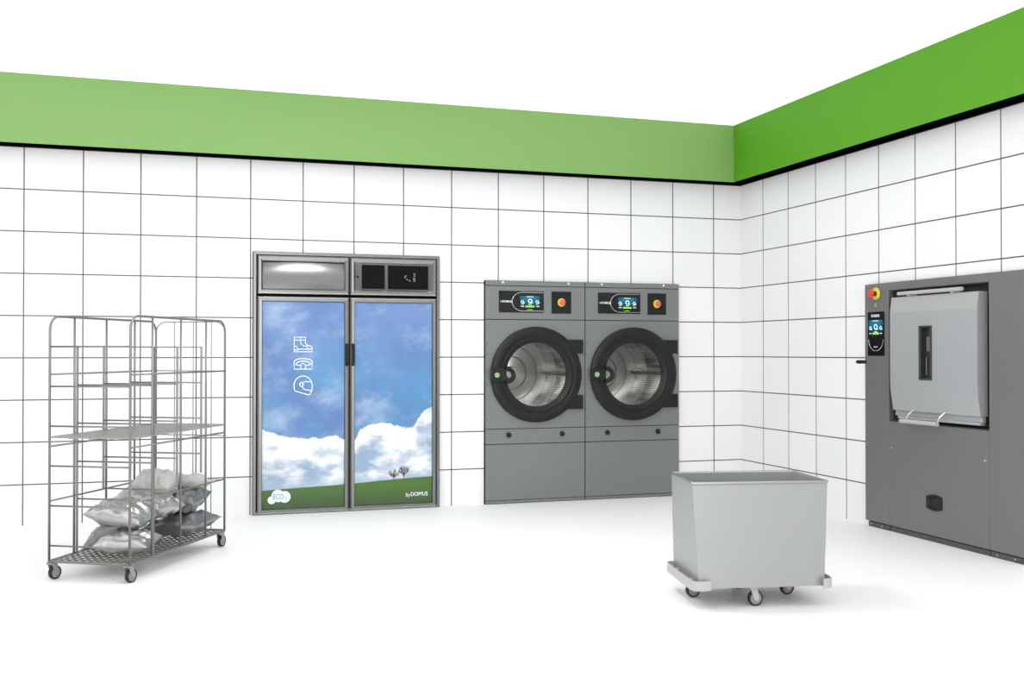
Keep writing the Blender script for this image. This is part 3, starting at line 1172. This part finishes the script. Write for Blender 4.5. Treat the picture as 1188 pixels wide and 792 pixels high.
# back end: thin arch and wires
bm = B()
pts = [(p[1], CD, p[2]) for p in arch_y(0, 0.0, CW, 1.30, ZT - 0.002, 0.07)]
tube(bm, pts, 0.0035, 8)
bf = finish('back_frame', bm, M['wire'], cage, smooth='all')
for xx in (0.13, 0.26, 0.385):
    bm = B()
    tube(bm, [(xx, CD, Z0), (xx, CD, ZT - 0.002)], 0.0030, 8)
    finish('back_wire', bm, M['wire'], bf, smooth='all')
for z in (1.11, 0.70, 0.42):
    bm = B()
    tube(bm, [(0, CD, z), (CW, CD, z)], 0.0030, 8)
    finish('back_wire', bm, M['wire'], bf, smooth='all')
# front end rungs
bm = B()
tube(bm, [(0, 0, 1.26), (CW, 0, 1.26)], 0.0050, 8)
fg = finish('end_frame', bm, M['wire'], cage, smooth='all')
for z in (1.045, 0.83, 0.615, 0.40, 0.185):
    bm = B()
    tube(bm, [(0, 0, z), (CW, 0, z)], 0.0048, 8)
    finish('rung', bm, M['wire'], fg, smooth='all')
# three cross dividers
for vv, zlow, rr in ((0.243, Z0, (1.045, 0.83, 0.615, 0.405)), (0.500, 0.425, (1.045, 0.83, 0.615, 0.43)), (0.788, 0.50, (1.045, 0.83, 0.615))):
    bm = B()
    tube(bm, [(0.004, vv, zlow), (0.004, vv, 1.26), (CW - 0.004, vv, 1.26), (CW - 0.004, vv, zlow)], 0.0068, 8)
    dv = finish('divider', bm, M['wire'], cage, smooth=True)
    for z in rr:
        bm = B()
        tube(bm, [(0.004, vv, z), (CW - 0.004, vv, z)], 0.0046, 8)
        finish('rung', bm, M['wire'], dv, smooth='all')
# mid shelf: rods crosswise in an angle frame
bm = B()
for a, b in (((0, 0), (CW, 0)), ((CW, 0), (CW, CD)), ((CW, CD), (0, CD)), ((0, CD), (0, 0))):
    tube(bm, [(a[0], a[1], ZM), (b[0], b[1], ZM)], 0.0045, 8)
n = 44
for k in range(1, n):
    y = CD * k / n
    box(bm, 0.002, CW - 0.002, y - 0.0052, y + 0.0052, ZM - 0.003, ZM + 0.002)
for x in (0.12, 0.24, 0.36):
    box(bm, x - 0.006, x + 0.006, 0, CD, ZM - 0.008, ZM - 0.003)
finish('mid_shelf', bm, M['wire_shelf'], cage)
# base lattice
bm = B()
for a, b in (((0, 0), (CW, 0)), ((CW, 0), (CW, CD)), ((CW, CD), (0, CD)), ((0, CD), (0, 0))):
    tube(bm, [(a[0], a[1], Z0), (b[0], b[1], Z0)], 0.008, 8)
for k in range(1, 11):
    x = CW * k / 11
    box(bm, x - 0.006, x + 0.006, 0, CD, Z0 - 0.004, Z0 + 0.001)
for k in range(1, 22):
    y = CD * k / 22
    box(bm, 0, CW, y - 0.008, y + 0.008, Z0 + 0.0011, Z0 + 0.005)
finish('base_shelf', bm, M['wire'], cage)
for x, y, a in ((0.012, 0.010, 1.35), (CW - 0.012, 0.010, 1.42), (0.012, CD - 0.03, 1.4), (CW - 0.012, CD - 0.035, 1.52)):
    caster(cage, x, y, Z0 - 0.005, a, r=0.037)


# ------------------------------------------------------------------ laundry bags
def bag(c, size, rot, m, label, seed, sag=0.0, bot=1.0, pinch=0.10):
    """pillow-like sealed bag; c is the centre in cage coordinates"""
    a, b, h = size
    bm = B()
    n = 34
    top, low = {}, {}
    for i in range(n + 1):
        for j in range(n + 1):
            s, t = i / n * 2 - 1, j / n * 2 - 1
            prof = max(0.0, (1 - abs(s) ** 2.6) * (1 - abs(t) ** 2.6)) ** 0.55
            px = s * (1 - pinch * (1 - abs(t) ** 3) * abs(s) ** 2 * 0.9) * a / 2
            py = t * (1 - pinch * (1 - abs(s) ** 3) * abs(t) ** 2 * 0.9) * b / 2
            q = Vector((s * 2.2 + seed * 7.3, t * 2.2, seed * 1.7))
            wr = noise.noise(q) * 0.30 + noise.noise(q * 2.3) * 0.20 - abs(noise.noise(q * 1.6 + Vector((3, 1, 4)))) * 0.25
            # folds running in from the seams
            e = max(abs(s), abs(t))
            fold = sin((t if abs(s) > abs(t) else s) * 11 + seed + 3 * noise.noise(q)) * 0.26 * (e ** 2) * (1 - e ** 6)
            sg = -sag * (1 - (2 * abs(s) - 0) ** 2 / 4) * (1 if sag else 0)
            zt = prof * (1 + wr + fold) * h / 2
            zl = -prof * (1 + wr * 0.5 - fold) * h / 2 * bot
            zs = noise.noise(q * 0.8 + Vector((9, 0, 0))) * 0.012 + sg
            top[i, j] = bm.verts.new((px, py, zt + zs))
            if 0 < i < n and 0 < j < n:
                low[i, j] = bm.verts.new((px, py, zl + zs))
            else:
                low[i, j] = top[i, j]
    for i in range(n):
        for j in range(n):
            for g_, fl in ((top, False), (low, True)):
                vs = [g_[i, j], g_[i + 1, j], g_[i + 1, j + 1], g_[i, j + 1]]
                try:
                    bm.faces.new(vs[::-1] if fl else vs)
                except ValueError:
                    pass
    # welted seam
    ring = [top[i, 0].co.copy() for i in range(n)] + [top[n, j].co.copy() for j in range(n)] + \
           [top[n - i, n].co.copy() for i in range(n)] + [top[0, n - j].co.copy() for j in range(n)]
    tube(bm, ring, 0.0022, 6, closed=True)
    o = finish('laundry_bag', bm, m, smooth='all')
    v_ = Vector((-u.y, u.x, 0))
    w = CL + u * c[0] + v_ * c[1] + Vector((0, 0, c[2]))
    o.location = w
    o.rotation_euler = (Matrix.Rotation(ang, 3, 'Z') @ Matrix.Rotation(rot[2], 3, 'Z') @ Matrix.Rotation(rot[1], 3, 'Y') @ Matrix.Rotation(rot[0], 3, 'X')).to_euler()
    tag(o, label, 'laundry bag', 'laundry bags in the cage trolley')
    return o


R = radians
bag((0.310, 0.255, 0.172), (0.31, 0.26, 0.120), (R(5), 0, R(10)), M['bag'], 'shiny grey laundry bag lying on the cage base, nearest the front caster', 1)
bag((0.330, 0.830, 0.185), (0.28, 0.44, 0.140), (R(0), R(-4), R(-4)), M['bag_dark'], 'mid grey laundry bag lying on the cage base toward the far end', 2)
bag((0.130, 0.385, 0.200), (0.26, 0.34, 0.12), (0, R(-36), R(10)), M['bag_dark'], 'creased dark grey laundry bag squashed at the bottom left of the pile', 3)
bag((0.225, 0.350, 0.312), (0.34, 0.30, 0.155), (R(6), R(9), R(6)), M['bag'], 'large shiny grey laundry bag on top of the pile, nearest front left', 4)
bag((0.300, 0.560, 0.330), (0.25, 0.26, 0.140), (R(-3), R(2), R(-10)), M['bag'], 'shiny grey laundry bag in the middle layer, directly below the topmost bag', 5)
bag((0.335, 0.830, 0.325), (0.25, 0.34, 0.145), (R(4), R(-6), R(8)), M['bag_dark'], 'dark grey laundry bag in the middle layer below the pale flat one', 6)
bag((0.110, 0.740, 0.345), (0.22, 0.28, 0.13), (0, R(3), R(-6)), M['bag'], 'grey laundry bag mostly hidden behind the pile, under the topmost one', 8)
bag((0.230, 0.690, 0.460), (0.25, 0.19, 0.180), (R(22), R(2), R(4)), M['bag_pale'], 'plump pale grey laundry bag topmost of the pile', 9, sag=0.035)
bag((0.330, 0.930, 0.425), (0.19, 0.24, 0.100), (R(-4), R(0), R(-3)), M['bag_pale'], 'pale flat laundry bag on top at the far end of the cage', 10)

# ------------------------------------------------------------------ bin trolley
f_ = Vector((0.616, -0.119, 0)).normalized()
fa = math.atan2(f_.y, f_.x)
BO = Vector((-2.316, -3.619, 0))
bt = empty('bin_trolley', BO, fa)
tag(bt, 'open-topped pale metal laundry bin trolley on casters standing in front of the dryers', 'trolley')
BW, BD, BZ0, BZ1 = 0.627, 0.45, 0.100, 0.602
bm = B()


def ringbox(x0, x1, y0, y1, z, rad=0.006, n=4):
    pts = []
    for cx_, cy_, a0 in ((x1 - rad, y0 + rad, -pi / 2), (x1 - rad, y1 - rad, 0), (x0 + rad, y1 - rad, pi / 2), (x0 + rad, y0 + rad, pi)):
        for k in range(n + 1):
            a = a0 + pi / 2 * k / n
            pts.append(bm.verts.new((cx_ + rad * cos(a), cy_ + rad * sin(a), z)))
    return pts


tp = (-0.032, BW + 0.018, 0.015, BD - 0.012)
lo = ringbox(0, BW, 0, BD, BZ0)
hi = ringbox(tp[0], tp[1], tp[2] - 0.01, tp[3], BZ1)
t_ = 0.010
for v_b in hi:
    if v_b.co.x < 0.3 and v_b.co.y > 0.3:
        v_b.co.x += 0.018
hin = ringbox(tp[0] + t_, tp[1] - t_, tp[2] - 0.01 + t_, tp[3] - t_, BZ1)
for v_b in hin:
    if v_b.co.x < 0.3 and v_b.co.y > 0.3:
        v_b.co.x += 0.018
lin_ = ringbox(t_, BW - t_, t_, BD - t_, BZ0 + 0.012)
for a, b in ((lo, hi), (hi, hin), (hin, lin_)):
    for i in range(len(a)):
        j = (i + 1) % len(a)
        bm.faces.new((a[i], a[j], b[j], b[i]))
bm.faces.new(lo)
bm.faces.new(lin_)
finish('bin_body', bm, M['bin'], bt, smooth=True)
bm = B()
x0, x1, y0, y1 = tp[0], tp[1], tp[2] - 0.01, tp[3]
r_ = 0.012
pts = []
for cx_, cy_, a0 in ((x1 - r_, y0 + r_, -pi / 2), (x1 - r_, y1 - r_, 0), (x0 + r_, y1 - r_, pi / 2), (x0 + r_, y0 + r_, pi)):
    for k in range(5):
        a = a0 + pi / 2 * k / 4
        pts.append((cx_ + r_ * cos(a) + (0.018 if cx_ < 0.3 and cy_ > 0.3 else 0), cy_ + r_ * sin(a), BZ1))
tube(bm, pts, 0.0075, 8, closed=True)
finish('rim', bm, M['steel'], bt, smooth='all')


def bumper(sx):
    """flat band round one short end, held off the body"""
    bm = B()
    X = (lambda d: -d) if sx < 0 else (lambda d: BW + d)
    path = [(X(-0.055), -0.012), (X(-0.02), -0.024), (X(0.012), -0.022), (X(0.030), -0.006), (X(0.036), 0.03), (X(0.036), BD - 0.03), (X(0.030), BD + 0.006), (X(0.010), BD + 0.022), (X(-0.035), BD + 0.020)]
    if sx > 0:
        path[0] = (X(-0.018), -0.026)
        path[1] = (X(-0.010), -0.028)
    z0, z1 = 0.094, 0.140
    n = len(path)
    V = [Vector((p[0], p[1], 0)) for p in path]
    rows = []
    for i in range(n):
        a = V[max(0, i - 1)]
        b = V[min(n - 1, i + 1)]
        t = (b - a).normalized()
        nr = Vector((-t.y, t.x, 0)) * 0.003
        rows.append([bm.verts.new((V[i].x + s * nr.x, V[i].y + s * nr.y, z)) for s, z in ((-1, z0), (1, z0), (1, z1), (-1, z1))])
    for p, q in zip(rows, rows[1:]):
        for k in range(4):
            k2 = (k + 1) % 4
            bm.faces.new((p[k], p[k2], q[k2], q[k]))
    bm.faces.new(rows[0])
    bm.faces.new(rows[-1][::-1])
    # standoffs that tie the band to the body
    for yy in (0.10, BD - 0.10):
        xa, xb = sorted((X(-0.004), X(0.034)))
        box(bm, xa, xb, yy - 0.012, yy + 0.012, 0.106, 0.128)
    return finish('bumper', bm, M['bumper'], bt, smooth=True)


bumper(-1)
bumper(1)
for x, y, a in ((0.030, 0.255, 0.25), (BW / 2 - 0.035, 0.050, 0.15), (BW - 0.105, 0.260, 0.25), (BW / 2, BD - 0.025, 0.2)):
    caster(bt, x, y, BZ0 + 0.001, a, r=0.038, fork=M['bumper'])
